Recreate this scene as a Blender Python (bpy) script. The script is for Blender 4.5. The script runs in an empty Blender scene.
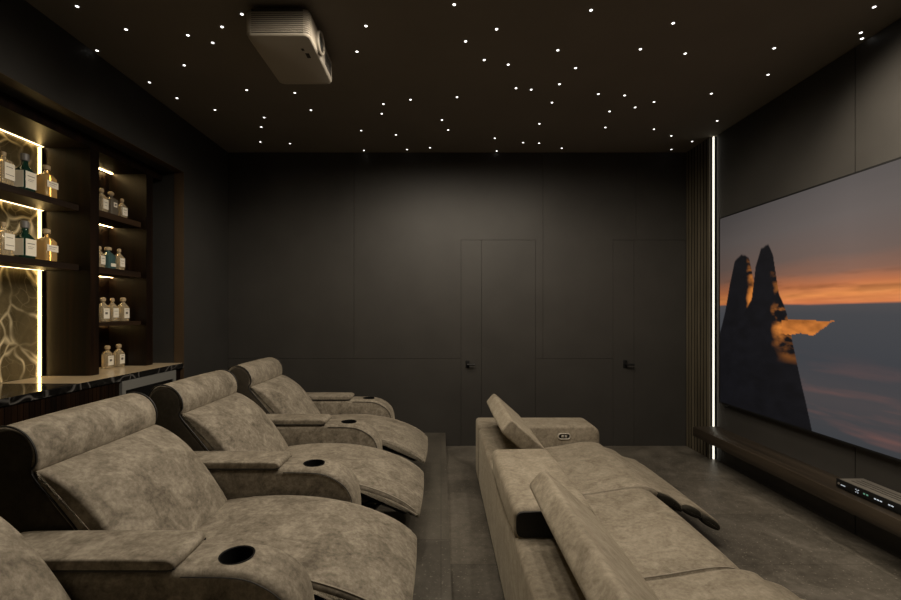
import bpy, bmesh, math, random
import numpy as np
from mathutils import Vector
random.seed(7)
C = bpy.context.scene.collection
PI = math.pi
F, VX, VY, CZ = 430.0, 441.0, 312.0, 1.41      # focal length (px of a 901 wide frame), vanishing point, eye height
H = 3.09                                        # ceiling
YB = 4.526                                      # rear wall
PZ = 0.14                                       # raised floor of the recliner row

# ------------------------------------------------------------------ helpers
def link_mesh(name, verts, faces, mat, parent=None, smooth=True, angle=35):
    me = bpy.data.meshes.new(name)
    me.from_pydata([tuple(v) for v in verts], [], faces)
    bm = bmesh.new(); bm.from_mesh(me)
    bmesh.ops.remove_doubles(bm, verts=bm.verts, dist=1e-6)
    bmesh.ops.recalc_face_normals(bm, faces=bm.faces)
    bm.to_mesh(me); bm.free()
    o = bpy.data.objects.new(name, me)
    if mat is not None: me.materials.append(mat)
    C.objects.link(o)
    if parent is not None: o.parent = parent
    if smooth:
        for p in me.polygons: p.use_smooth = True
        me.set_sharp_from_angle(angle=math.radians(angle))
    return o

class MB:
    """collects shapes, links them as one mesh object"""
    def __init__(s): s.v, s.f = [], []
    def add(s, vs, fs):
        n = len(s.v); s.v += [tuple(v) for v in vs]; s.f += [tuple(i + n for i in f) for f in fs]; return s
    def box(s, x0, x1, y0, y1, z0, z1):
        vs = [(x, y, z) for z in (z0, z1) for y in (y0, y1) for x in (x0, x1)]
        return s.add(vs, [(0,2,3,1),(4,5,7,6),(0,1,5,4),(2,6,7,3),(0,4,6,2),(1,3,7,5)])
    def rbox(s, x0, x1, y0, y1, z0, z1, r=.01, seg=3):
        bm = bmesh.new()
        m = bmesh.ops.create_cube(bm, size=1)
        for v in bm.verts:
            v.co = Vector((x0 + (v.co.x + .5) * (x1 - x0), y0 + (v.co.y + .5) * (y1 - y0), z0 + (v.co.z + .5) * (z1 - z0)))
        bmesh.ops.bevel(bm, geom=list(bm.edges) , offset=r, segments=seg, profile=.5, affect='EDGES')
        bm.verts.index_update()
        s.add([v.co.copy() for v in bm.verts], [[v.index for v in f.verts] for f in bm.faces]); bm.free(); return s
    def tube(s, pts, r, n=8, closed=False):
        pts = [Vector(p) for p in pts]; rings = []
        m = len(pts); up0 = None
        for i, p in enumerate(pts):
            if closed: t = pts[(i + 1) % m] - pts[i - 1]
            else: t = pts[min(i + 1, m - 1)] - pts[max(i - 1, 0)]
            t.normalize()
            if up0 is None:
                up0 = Vector((0, 0, 1)) if abs(t.z) < .9 else Vector((1, 0, 0))
            a = (up0 - t * up0.dot(t)).normalized(); b = t.cross(a); up0 = a
            rings.append([p + a * (r * math.cos(2*PI*k/n)) + b * (r * math.sin(2*PI*k/n)) for k in range(n)])
        vs = [v for rg in rings for v in rg]; fs = []
        for i in range(m if closed else m - 1):
            j = (i + 1) % m
            for k in range(n):
                fs.append((i*n + k, i*n + (k+1) % n, j*n + (k+1) % n, j*n + k))
        if not closed: fs += [tuple(range(n)), tuple(range((m-1)*n, m*n))]
        return s.add(vs, fs)
    def lathe(s, prof, c=(0,0,0), axis='z', n=24):
        """prof: (radius, height) list"""
        vs, fs = [], []
        for (r, h) in prof:
            for k in range(n):
                a = 2*PI*k/n; u, w = r*math.cos(a), r*math.sin(a)
                p = {'z': (u, w, h), 'x': (h, u, w), 'y': (u, h, w)}[axis]
                vs.append((p[0]+c[0], p[1]+c[1], p[2]+c[2]))
        for i in range(len(prof)-1):
            for k in range(n):
                fs.append((i*n+k, i*n+(k+1) % n, (i+1)*n+(k+1) % n, (i+1)*n+k))
        fs += [tuple(range(n)), tuple(range((len(prof)-1)*n, len(prof)*n))]
        return s.add(vs, fs)
    def loft(s, secs, n=24, c=(0,0,0)):
        """secs: (z, hx, hy, exponent) super-ellipse sections"""
        vs, fs = [], []
        for (z, hx, hy, e) in secs:
            for k in range(n):
                a = 2*PI*(k+.5)/n; ca, sa = math.cos(a), math.sin(a)
                vs.append((c[0]+hx*math.copysign(abs(ca)**(2/e), ca), c[1]+hy*math.copysign(abs(sa)**(2/e), sa), c[2]+z))
        for i in range(len(secs)-1):
            for k in range(n):
                fs.append((i*n+k, i*n+(k+1) % n, (i+1)*n+(k+1) % n, (i+1)*n+k))
        fs += [tuple(range(n)), tuple(range((len(secs)-1)*n, len(secs)*n))]
        return s.add(vs, fs)
    def prism_y(s, poly, y0, y1):
        n = len(poly)
        vs = [(x, y0, z) for x, z in poly] + [(x, y1, z) for x, z in poly]
        fs = [tuple(range(n)), tuple(range(n, 2*n))] + [(i, (i+1) % n, n+(i+1) % n, n+i) for i in range(n)]
        return s.add(vs, fs)
    def cushion(s, prof, y0, y1, r=.03, crown=0., ny=10, crown_w=None, cexp=2):
        """closed XZ profile swept along Y, ends rounded by r, bulging by crown at mid length"""
        P = np.array(prof, float); n = len(P)
        area = 0.5*np.sum(P[:,0]*np.roll(P[:,1],-1) - np.roll(P[:,0],-1)*P[:,1])
        if area < 0: P = P[::-1]
        t = np.roll(P,-1,0) - np.roll(P,1,0); t /= np.linalg.norm(t, axis=1)[:,None] + 1e-12
        N = np.stack([t[:,1], -t[:,0]], 1)                       # outward
        w = np.ones(n) if crown_w is None else np.array([crown_w(p) for p in P])
        ys, off = [], []
        L = y1 - y0
        for k in range(5):
            a = k/5*PI/2; ys.append(y0 + r*(1-math.cos(a)) if False else y0 + r*(1-math.cos(a))); off.append(-r*(1-math.sin(a)))
        for k in range(ny+1): ys.append(y0 + r + (L-2*r)*k/ny); off.append(0)
        for k in range(4,-1,-1):
            a = k/5*PI/2; ys.append(y1 - r*(1-math.cos(a))); off.append(-r*(1-math.sin(a)))
        vs, fs = [], []
        for y, o_ in zip(ys, off):
            q = 1 - abs((y-(y0+y1)/2)/(L/2))**cexp
            Q = P + N*(o_ + crown*q*w)[:,None]
            vs += [(a, y, b) for a, b in Q]
        m = len(ys)
        for i in range(m-1):
            for k in range(n):
                fs.append((i*n+k, i*n+(k+1) % n, (i+1)*n+(k+1) % n, (i+1)*n+k))
        fs += [tuple(range(n)), tuple(range((m-1)*n, m*n))]
        return s.add(vs, fs)
    def shift(s, d):
        s.v = [(v[0]+d[0], v[1]+d[1], v[2]+d[2]) for v in s.v]; return s
    def build(s, name, mat, parent=None, smooth=True, angle=35):
        return link_mesh(name, s.v, s.f, mat, parent, smooth, angle)

def spline(pts, k=5, closed=True):
    """Catmull-Rom through the points; a point given as (x, z, 1) stays a corner"""
    n = len(pts); out = []
    for i in range(n if closed else n-1):
        p1, p2 = pts[i], pts[(i+1) % n]
        p0 = pts[i-1] if (closed or i > 0) else p1
        p3 = pts[(i+2) % n] if (closed or i+2 < n) else p2
        if len(p1) > 2: p0 = p1
        if len(p2) > 2: p3 = p2
        for j in range(k):
            t = j/k
            out.append(tuple(.5*((2*p1[a]) + (-p0[a]+p2[a])*t + (2*p0[a]-5*p1[a]+4*p2[a]-p3[a])*t*t + (-p0[a]+3*p1[a]-3*p2[a]+p3[a])*t**3) for a in (0,1)))
    if not closed: out.append(tuple(pts[-1][:2]))
    return out

def rounded(poly, r, k=4):
    """polygon with corners rounded to radius ~r"""
    out = []; n = len(poly)
    for i in range(n):
        p = Vector(poly[i]); a = Vector(poly[i-1]); b = Vector(poly[(i+1) % n])
        da = (a-p); db = (b-p)
        ra = min(r, da.length*.45); rb = min(r, db.length*.45)
        s_ = p+da.normalized()*ra; e_ = p+db.normalized()*rb
        for j in range(k+1):
            t = j/k
            q = s_*(1-t)**2 + p*2*t*(1-t) + e_*t*t
            out.append((q.x, q.y))
    return out

def thing(name, label, cat, loc=(0,0,0), group=None):
    o = bpy.data.objects.new(name, None); C.objects.link(o)
    o.empty_display_size = .05
    o.location = loc; return tag(o, label, cat, group)
def tag(o, label, cat, group=None):
    o['label'] = label; o['category'] = cat
    if group: o['group'] = group
    return o
def struct(o):
    o['kind'] = 'structure'; return o
def kids(o): return [c for c in C.objects if c.parent == o]
def copy_tree(o, parent=None):
    c = o.copy(); C.objects.link(c)
    if parent is not None: c.parent = parent
    for ch in kids(o): copy_tree(ch, c)
    return c

# ------------------------------------------------------------------ materials
def lin(r, g, b):
    f = lambda c: (c/255/12.92) if c/255 <= .04045 else ((c/255+.055)/1.055)**2.4
    return (f(r), f(g), f(b), 1)
def new_mat(name):
    m = bpy.data.materials.new(name); m.use_nodes = True
    nt = m.node_tree; b = nt.nodes['Principled BSDF']
    return m, nt, b
def simple(name, col, rough=.5, metal=0., spec=.5, coat=0.):
    m, nt, b = new_mat(name)
    b.inputs['Base Color'].default_value = col; b.inputs['Roughness'].default_value = rough
    b.inputs['Metallic'].default_value = metal; b.inputs['Specular IOR Level'].default_value = spec
    b.inputs['Coat Weight'].default_value = coat
    return m
def emit(name, col, strength):
    m, nt, b = new_mat(name)
    b.inputs['Base Color'].default_value = (0,0,0,1); b.inputs['Roughness'].default_value = .8
    b.inputs['Emission Color'].default_value = col; b.inputs['Emission Strength'].default_value = strength
    return m
def nd(nt, t, **kw):
    n = nt.nodes.new(t)
    for k, v in kw.items():
        if k in n.inputs.keys(): n.inputs[k].default_value = v
        else: setattr(n, k, v)
    return n
def ramp(nt, stops):
    r = nt.nodes.new('ShaderNodeValToRGB'); e = r.color_ramp.elements
    while len(e) < len(stops): e.new(.5)
    for x, (p, c) in zip(e, stops): x.position = p; x.color = c
    return r
def coords(nt, scale=(1,1,1), rnd=False):
    tc = nt.nodes.new('ShaderNodeTexCoord'); mp = nt.nodes.new('ShaderNodeMapping')
    mp.inputs['Scale'].default_value = scale
    nt.links.new(tc.outputs['Object'], mp.inputs['Vector'])
    if rnd:
        oi = nt.nodes.new('ShaderNodeObjectInfo'); cb = nt.nodes.new('ShaderNodeCombineXYZ'); mu = nd(nt, 'ShaderNodeMath', operation='MULTIPLY'); mu.inputs[1].default_value = 37.
        nt.links.new(oi.outputs['Random'], mu.inputs[0])
        for k in range(3): nt.links.new(mu.outputs[0], cb.inputs[k])
        nt.links.new(cb.outputs[0], mp.inputs['Location'])
    return mp.outputs['Vector']

def suede(name, dark, mid, light, bump=.25):
    m, nt, b = new_mat(name); L = nt.links.new
    v = coords(nt, (1,1,1), True)
    n1 = nd(nt, 'ShaderNodeTexNoise', Scale=9.5, Detail=7., Roughness=.66, Distortion=.9)
    n2 = nd(nt, 'ShaderNodeTexNoise', Scale=55., Detail=5., Roughness=.7)
    n3 = nd(nt, 'ShaderNodeTexNoise', Scale=260., Detail=2.)
    for n in (n1, n2, n3): L(v, n.inputs['Vector'])
    mx = nd(nt, 'ShaderNodeMix', data_type='FLOAT'); mx.inputs[0].default_value = .42
    L(n1.outputs[0], mx.inputs[2]); L(n2.outputs[0], mx.inputs[3])
    r = ramp(nt, [(.36, dark), (.50, mid), (.63, light)])
    L(mx.outputs[0], r.inputs[0]); L(r.outputs[0], b.inputs['Base Color'])
    b.inputs['Roughness'].default_value = .78; b.inputs['Specular IOR Level'].default_value = .2
    b.inputs['Sheen Weight'].default_value = .3; b.inputs['Sheen Roughness'].default_value = .4
    b.inputs['Sheen Tint'].default_value = (.9,.8,.62,1)
    bp = nd(nt, 'ShaderNodeBump', Strength=bump, Distance=.006)
    ad = nd(nt, 'ShaderNodeMath', operation='MULTIPLY_ADD'); ad.inputs[1].default_value = .25
    L(n3.outputs[0], ad.inputs[0]); L(mx.outputs[0], ad.inputs[2]); L(ad.outputs[0], bp.inputs['Height']); L(bp.outputs[0], b.inputs['Normal'])
    return m

def paint(name, col, rough=.5, spec=.35, var=.12):
    m, nt, b = new_mat(name); L = nt.links.new
    v = coords(nt)
    n = nd(nt, 'ShaderNodeTexNoise', Scale=2.2, Detail=5., Roughness=.6); L(v, n.inputs['Vector'])
    c0 = tuple(c*(1-var) for c in col[:3])+(1,); c1 = tuple(c*(1+var) for c in col[:3])+(1,)
    r = ramp(nt, [(.3, c0), (.7, c1)]); L(n.outputs[0], r.inputs[0]); L(r.outputs[0], b.inputs['Base Color'])
    f = nd(nt, 'ShaderNodeTexNoise', Scale=350., Detail=2.); L(v, f.inputs['Vector'])
    bp = nd(nt, 'ShaderNodeBump', Strength=.05, Distance=.002); L(f.outputs[0], bp.inputs['Height']); L(bp.outputs[0], b.inputs['Normal'])
    b.inputs['Roughness'].default_value = rough; b.inputs['Specular IOR Level'].default_value = spec
    return m

def stone(name, dark, mid, light, sx=.6, sy=.6, rough=.42):
    m, nt, b = new_mat(name); L = nt.links.new
    v = coords(nt)
    n1 = nd(nt, 'ShaderNodeTexNoise', Scale=2.6, Detail=8., Roughness=.62, Distortion=.9)
    n2 = nd(nt, 'ShaderNodeTexNoise', Scale=24., Detail=6., Roughness=.7)
    n3 = nd(nt, 'ShaderNodeTexNoise', Scale=70., Detail=3.)
    for n in (n1, n2, n3): L(v, n.inputs['Vector'])
    br = nd(nt, 'ShaderNodeTexBrick'); L(v, br.inputs['Vector'])
    br.offset = 0.; br.inputs['Scale'].default_value = 1.
    br.inputs['Brick Width'].default_value = sx; br.inputs['Row Height'].default_value = sy
    br.inputs['Mortar Size'].default_value = .0022; br.inputs['Mortar Smooth'].default_value = .2; br.inputs['Bias'].default_value = 0.
    br.inputs['Color1'].default_value = (.84,.84,.84,1); br.inputs['Color2'].default_value = (1.12,1.11,1.10,1); br.inputs['Mortar'].default_value = (.55,.55,.55,1)
    mx = nd(nt, 'ShaderNodeMix', data_type='FLOAT'); mx.inputs[0].default_value = .38
    L(n1.outputs[0], mx.inputs[2]); L(n2.outputs[0], mx.inputs[3])
    r = ramp(nt, [(.33, dark), (.5, mid), (.68, light)]); L(mx.outputs[0], r.inputs[0])
    mu = nd(nt, 'ShaderNodeMix', data_type='RGBA', blend_type='MULTIPLY'); mu.inputs[0].default_value = 1.
    L(r.outputs[0], mu.inputs[6]); L(br.outputs['Color'], mu.inputs[7])
    sp = ramp(nt, [(.62, (0,0,0,1)), (.72, (1,1,1,1))]); L(n3.outputs[0], sp.inputs[0])
    m2 = nd(nt, 'ShaderNodeMix', data_type='RGBA'); L(sp.outputs[0], m2.inputs[0]); L(mu.outputs[2], m2.inputs[6]); m2.inputs[7].default_value = tuple(c*1.35 for c in light[:3])+(1,)
    L(m2.outputs[2], b.inputs['Base Color'])
    rr = nd(nt, 'ShaderNodeMapRange'); rr.inputs['To Min'].default_value = rough-.1; rr.inputs['To Max'].default_value = rough+.16
    L(n2.outputs[0], rr.inputs['Value']); L(rr.outputs[0], b.inputs['Roughness'])
    bp = nd(nt, 'ShaderNodeBump', Strength=.18, Distance=.004); L(mx.outputs[0], bp.inputs['Height']); L(bp.outputs[0], b.inputs['Normal'])
    b.inputs['Specular IOR Level'].default_value = .4
    return m

def wood(name, dark, mid, light, rough=.35, axis='z', coat=.0, spec=.5):
    m, nt, b = new_mat(name); L = nt.links.new
    sc = {'z': (22,22,.9), 'y': (22,.9,22), 'x': (.9,22,22)}[axis]
    v = coords(nt, sc)
    n1 = nd(nt, 'ShaderNodeTexNoise', Scale=1., Detail=6., Roughness=.6, Distortion=.6); L(v, n1.inputs['Vector'])
    r = ramp(nt, [(.34, dark), (.52, mid), (.7, light)]); L(n1.outputs[0], r.inputs[0]); L(r.outputs[0], b.inputs['Base Color'])
    b.inputs['Roughness'].default_value = rough; b.inputs['Coat Weight'].default_value = coat; b.inputs['Coat Roughness'].default_value = .12
    b.inputs['Specular IOR Level'].default_value = spec
    return m

def marble(name, base0, base1, vein, scale=2.2, rough=.12, width=.018, spec=.5):
    m, nt, b = new_mat(name); L = nt.links.new
    v = coords(nt)
    dn = nd(nt, 'ShaderNodeTexNoise', Scale=2.4, Detail=2.5, Roughness=.5); L(v, dn.inputs['Vector'])
    sc = nd(nt, 'ShaderNodeVectorMath', operation='SCALE'); sc.inputs[3].default_value = .5; L(dn.outputs['Color'], sc.inputs[0])
    ad = nd(nt, 'ShaderNodeVectorMath', operation='ADD'); L(v, ad.inputs[0]); L(sc.outputs[0], ad.inputs[1])
    vo = nd(nt, 'ShaderNodeTexVoronoi', feature='DISTANCE_TO_EDGE', Scale=scale); L(ad.outputs[0], vo.inputs['Vector'])
    vo2 = nd(nt, 'ShaderNodeTexVoronoi', feature='DISTANCE_TO_EDGE', Scale=scale*3.3); L(ad.outputs[0], vo2.inputs['Vector'])
    r1 = ramp(nt, [(0., (1,1,1,1)), (width, (.5,.5,.5,1)), (width*2.2, (0,0,0,1))]); L(vo.outputs['Distance'], r1.inputs[0])
    r2 = ramp(nt, [(0., (.16,.16,.16,1)), (width*1.6, (0,0,0,1))]); L(vo2.outputs['Distance'], r2.inputs[0])
    mn = nd(nt, 'ShaderNodeTexNoise', Scale=3.1, Detail=3.); L(v, mn.inputs['Vector'])
    rm = ramp(nt, [(.36, (.1,.1,.1,1)), (.52, (1,1,1,1))]); L(mn.outputs[0], rm.inputs[0])
    mxx = nd(nt, 'ShaderNodeMath', operation='MAXIMUM'); L(r1.outputs[0], mxx.inputs[0]); L(r2.outputs[0], mxx.inputs[1])
    ml = nd(nt, 'ShaderNodeMath', operation='MULTIPLY'); L(mxx.outputs[0], ml.inputs[0]); L(rm.outputs[0], ml.inputs[1])
    cl = nd(nt, 'ShaderNodeTexNoise', Scale=5., Detail=7., Roughness=.65, Distortion=.8); L(v, cl.inputs['Vector'])
    rb = ramp(nt, [(.35, base0), (.68, base1)]); L(cl.outputs[0], rb.inputs[0])
    mix = nd(nt, 'ShaderNodeMix', data_type='RGBA'); L(ml.outputs[0], mix.inputs[0]); L(rb.outputs[0], mix.inputs[6]); mix.inputs[7].default_value = vein
    L(mix.outputs[2], b.inputs['Base Color']); b.inputs['Roughness'].default_value = rough; b.inputs['Specular IOR Level'].default_value = spec
    return m

def glass(name, col, trans=.6, rough=.08):
    m, nt, b = new_mat(name)
    b.inputs['Base Color'].default_value = col; b.inputs['Transmission Weight'].default_value = trans
    b.inputs['Roughness'].default_value = rough; b.inputs['IOR'].default_value = 1.42
    return m

M = {}
M['suede'] = suede('taupe suede', (.095,.081,.062,1), (.205,.179,.140,1), (.33,.294,.236,1))
M['suede_sofa'] = suede('sand suede', (.165,.140,.104,1), (.265,.230,.176,1), (.365,.322,.254,1))
M['welt'] = suede('welt suede', (.24,.21,.165,1), (.31,.275,.22,1), (.37,.33,.27,1))
M['suede_shaded'] = suede('shaded suede', (.030,.025,.018,1), (.045,.038,.028,1), (.060,.050,.038,1))  # dark copy of the suede; shade of the backrest sides painted in
M['piping'] = simple('piping', (.010,.009,.008,1), .6)
M['black_pad'] = suede('black pad fabric', (.012,.011,.008,1), (.020,.018,.013,1), (.03,.027,.02,1), .5)
M['black'] = simple('black plastic', (.006,.006,.006,1), .5, 0, .3)
M['rubber'] = simple('cup rubber', (.004,.004,.004,1), .7, 0, .15)
M['dark_metal'] = simple('dark metal', (.05,.048,.045,1), .35, 1.)
M['chrome'] = simple('brushed chrome', (.55,.52,.46,1), .4, .4)
M['steel'] = simple('brushed steel', (.24,.24,.225,1), .45, .3)
M['wall'] = paint('charcoal wall panel', (.041,.0385,.035,1), .5, .35)
M['wall_bar'] = paint('charcoal plaster', (.034,.0325,.030,1), .6, .3)
M['ceiling'] = paint('dark ceiling', (.19,.168,.138,1), .8, .15, .05)
M['gap'] = simple('shadow gap', (.004,.004,.004,1), .9, 0, .1)
M['floor'] = stone('stone floor tiles', (.045,.040,.032,1), (.108,.097,.079,1), (.195,.176,.147,1), 1.2, .6, .40)
M['platform'] = stone('raised stone floor tiles', (.046,.042,.034,1), (.080,.072,.058,1), (.115,.104,.086,1), .6, .6, .45)
M['walnut'] = wood('dark walnut veneer', (.003,.0015,.0008,1), (.008,.0037,.0017,1), (.019,.0083,.0034,1), .42, 'z', 0., .22)
M['walnut_h'] = wood('dark walnut shelf', (.012,.007,.004,1), (.026,.014,.0075,1), (.045,.025,.012,1), .5, 'y', 0., .25)
M['slat'] = wood('brown slat wood', (.05,.041,.027,1), (.082,.069,.046,1), (.115,.097,.067,1), .5, 'z')
M['bench'] = wood('walnut wall shelf', (.014,.010,.006,1), (.028,.020,.0125,1), (.042,.031,.020,1), .5, 'y')
M['gold_marble'] = marble('brown veined marble', (.085,.066,.032,1), (.15,.116,.058,1), (1.,.84,.52,1), 4.2, .2, .032)
M['black_marble'] = marble('black veined marble', (.0035,.0035,.0035,1), (.009,.0085,.008,1), (.12,.115,.11,1), 6.0, .07, .028, .6)
M['painted_reflection'] = paint('painted worktop reflection', (.62,.50,.33,1), .2, .5)  # bright reflection on the worktop, put in as a pale colour
M['painted_glow'] = paint('painted warm glow', (.070,.046,.026,1), .5, .3)  # warm glow at the recess edge, put in as a brown colour
M['led_warm'] = emit('warm led', (1,.74,.36,1), 7)
M['led_amber'] = emit('amber led', (1,.66,.24,1), 13)
M['led_tower'] = emit('tower led', (1,.68,.28,1), 30)
M['led_white'] = emit('white led', (1,.94,.78,1), 1.5)
M['star'] = emit('star light', (1,.97,.92,1), 3.5)
M['proj'] = simple('projector shell', (.36,.325,.27,1), .5)
M['proj_dark'] = simple('projector recess', (.03,.026,.02,1), .6)
M['lens'] = simple('lens glass', (.03,.032,.03,1), .08, 0, .8)
M['box_top'] = simple('receiver lid', (.13,.12,.105,1), .45, .1)
M['disp_w'] = emit('white indicator', (.85,.92,1,1), .6)
M['disp_g'] = emit('green indicator', (.30,.75,.50,1), .3)
M['glass_clear'] = glass('clear glass', (.95,.80,.54,1), .72, .08)
M['glass_amber'] = glass('amber spirit', (.92,.64,.27,1), .65, .08)
M['glass_green'] = glass('green glass', (.012,.045,.03,1), .3, .08)
M['glass_teal'] = glass('teal glass', (.10,.19,.19,1), .5, .1)
M['glass_smoke'] = glass('smoked glass', (.20,.17,.13,1), .4, .1)
M['paper'] = simple('label paper', (.85,.80,.68,1), .6)
M['paper_ink'] = simple('label ink', (.10,.085,.07,1), .6)
M['cork'] = simple('tan stopper', (.42,.32,.19,1), .6)
M['cap_grey'] = simple('grey stopper', (.16,.155,.15,1), .4)
M['cap_black'] = simple('black stopper', (.012,.01,.01,1), .35)
M['fridge_glass'] = simple('fridge glass', (.006,.006,.006,1), .06, 0, .6)

# ------------------------------------------------------------------ room shell
XL, XR = -2.242, 2.62
YF = -2.2
struct(MB().box(XL-.6, XR+.1, YF-.1, YB+.1, -.1, 0).build('floor', M['floor'], smooth=False))
pl = struct(MB().box(-2.80, .047, YF, YB-.001, .0005, PZ).build('floor_platform', M['platform'], smooth=False))
struct(MB().box(XL-.6, XR+.1, YF-.1, YB+.1, H, H+.1).build('ceiling', M['ceiling'], smooth=False))
# left wall: beam over the bar opening, pier at its end, back of the recess
wl = MB().box(-2.84, XL, YF, 3.751, 2.631, H)
wl.box(-2.84, XL, 3.751, YB, 0, H).box(-2.84, -2.80, YF, 3.751, 0, 2.631)
struct(wl.build('wall_left', M['wall_bar'], smooth=False))
struct(MB().box(-2.325, XL-.0005, YF, 3.748, 2.628, 2.6315).box(-2.325, XL-.0005, 3.748, 3.7515, PZ+.001, 2.6315).build('painted_glow_strip', M['painted_glow'], smooth=False))  # thin strips painting the warm glow along soffit and jamb
struct(MB().box(-2.84, XR+.1, YF-.1, YF, 0, H).build('wall_front', M['wall'], smooth=False))

def bx(px): return (px-VX)*YB/F
def bz(py): return CZ-(py-VY)*YB/F
def panel_xz(mb, poly, y0, y1, g=.0013, r=True):
    """polygon (pixels on the rear wall) -> prism, inset by half a joint"""
    pts = [Vector((bx(a), bz(b))) for a, b in poly]
    n = len(pts); out = []
    ar = sum(pts[i].x*pts[(i+1) % n].y-pts[(i+1) % n].x*pts[i].y for i in range(n))
    if ar < 0: pts = pts[::-1]
    for i in range(n):
        a, p, b = pts[i-1], pts[i], pts[(i+1) % n]
        d1 = (p-a).normalized(); d2 = (b-p).normalized()
        n1 = Vector((-d1.y, d1.x)); n2 = Vector((-d2.y, d2.x))
        out.append(p+(n1+n2)*g)
    mb.prism_y([(q.x, q.y) for q in out], y0, y1)
TOP, BOT = 312-(H-CZ)*F/YB, 446.0
wb = MB()
xl, xr = VX+XL*F/YB, VX+XR*F/YB
for poly in ([(xl,TOP),(354,TOP),(354,358.5),(xl,358.5)],
             [(354,TOP),(543,TOP),(543,358.5),(535.5,358.5),(535.5,240),(461,240),(461,358.5),(354,358.5)],
             [(543,TOP),(636,TOP),(636,240),(613,240),(613,358.5),(543,358.5)],
             [(636,TOP),(xr,TOP),(xr,BOT),(685.5,BOT),(685.5,240),(636,240)],
             [(xl,358.5),(461,358.5),(461,BOT),(xl,BOT)],
             [(535.5,358.5),(613,358.5),(613,BOT),(535.5,BOT)]):
    panel_xz(wb, poly, YB, YB+.02)
struct(wb.build('wall_back', M['wall'], smooth=False))
struct(MB().box(-2.84, XR+.1, YB+.02, YB+.08, 0, H).build('trim_1', M['gap'], smooth=False))
for i, (a, g, b, hx) in enumerate([(461,481.5,535.5,470.5),(613,634,685.5,628)]):
    d = MB()
    panel_xz(d, [(a,240),(g,240),(g,BOT),(a,BOT)], YB+.001, YB+.02)
    panel_xz(d, [(g,240),(b,240),(b,BOT),(g,BOT)], YB+.001, YB+.02)
    d = struct(d.build('door_%d' % (i+1), M['wall'], smooth=False))
    hd = MB(); hx0, hz0 = bx(hx-3), bz(364)
    hd.rbox(hx0-.020, hx0+.020, YB-.008, YB+.002, hz0-.04, hz0+.04, .003)
    hd.tube([(hx0, YB, hz0), (hx0, YB-.05, hz0)], .010)
    hd.tube([(hx0-.008, YB-.05, hz0), (hx0+.04, YB-.052, hz0), (hx0+.075, YB-.05, hz0)], .010)
    hd.build('door_handle', M['black'], d)

# right wall: big smooth panels with joints, cut short at the slatted strip
wr = MB()
J = [YF, -.35, 2.72, 4.085]
for a, b in zip(J[:-1], J[1:]):
    wr.box(XR, XR+.02, a+.003, b-.003, .0, H-.006)
struct(wr.build('wall_right', M['wall'], smooth=False))
struct(MB().box(XR+.02, XR+.1, YF, YB, 0, H).build('trim_2', M['gap'], smooth=False))
struct(MB().box(2.584, XR+.019, 4.125, YB-.001, .001, H-.001).build('trim_5', M['gap'], smooth=False))
sl = MB().box(2.572, 2.5835, 4.1235, 4.1245+.012, .001, H-.001)
n = 8; w = (YB-4.125)/n
for k in range(n):
    sl.box(2.576, 2.5835, 4.125+k*w+.012, 4.125+(k+1)*w-.011, .001, H-.001)
struct(sl.build('trim_3', M['slat'], smooth=False))
tag(MB().box(2.602, 2.609, 4.102, 4.121, .004, H-.004).build('led_strip', M['led_white'], smooth=False),
    'tall white LED strip running floor to ceiling beside the wooden slats', 'light strip')

# ------------------------------------------------------------------ star ceiling
stars = [(77.1,6.4),(126.1,29.5),(97,50.6),(187.9,35.3),(222,26.9),(242,14.2),(212.7,42.8),(184.3,65.3),(149.5,82.4),(177,98.1),(215,110),(246.7,90.1),
 (366,26),(357,51.7),(294.8,92.9),(311,110.2),(264.2,117.5),(261.3,127),(260.4,141.9),(290,143.5),(383.4,104),(410.5,99.7),(381.8,113.7),(361.2,130.6),(396,134.8),(363.9,150.4),(407.1,149.5),(430,147.7),
 (454.2,4.6),(591,10.2),(496.6,29.2),(465.6,41.4),(484.2,60),(508.2,64.6),(557.8,50.2),(575.6,68),(457,97.2),(516,88.2),(531.2,89.6),(559.4,84.2),(552,102.6),(598.4,94),(442,120),(448.2,130),(494.8,138.2),(496.8,151),(523.2,142.6),(539.2,143.2),(539.4,123.8),(561.8,148.2),
 (673.2,23.2),(640.4,49.2),(685.2,53.6),(624.6,95.4),(609.6,111.4),(605.4,127.4),(635.2,107.4),(654,102),(654,129.2),(671.4,135.8),(671.4,149.4),(692.2,141.4),(711.4,93.6),(717.2,120.8),(874.2,7),(860.8,32.7),(862,38.6),(774.3,48.2),(768,74.7)]
star_xy = []
for a, b in stars:
    Y = F*(H-CZ)/(VY-b); star_xy.append(((a-VX)*Y/F, min(Y, YB-.02)))
st0 = MB().lathe([(.0005,-.003),(.0045,-.0028),(.0075,-.0016),(.0085,.0)], n=12).build('star_light', M['star'])
tag(st0, 'tiny round white star light set into the dark ceiling', 'star light', 'star lights in the ceiling')
for i, (x, y) in enumerate(star_xy):
    o = st0 if i == 0 else copy_tree(st0)
    o.location = (x, y, H)

def spot(x, y, power, size=179, blend=.5, col=(1,.87,.70), radius=.05):  # added fill lamp, separate from the star discs
    l = bpy.data.lights.new('fill_spot', 'SPOT'); l.energy = power; l.color = col
    l.spot_size = math.radians(size); l.spot_blend = blend; l.shadow_soft_size = radius
    o = bpy.data.objects.new('fill_spot', l); C.objects.link(o); o.location = (x, y, H-.06)
    return o
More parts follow.
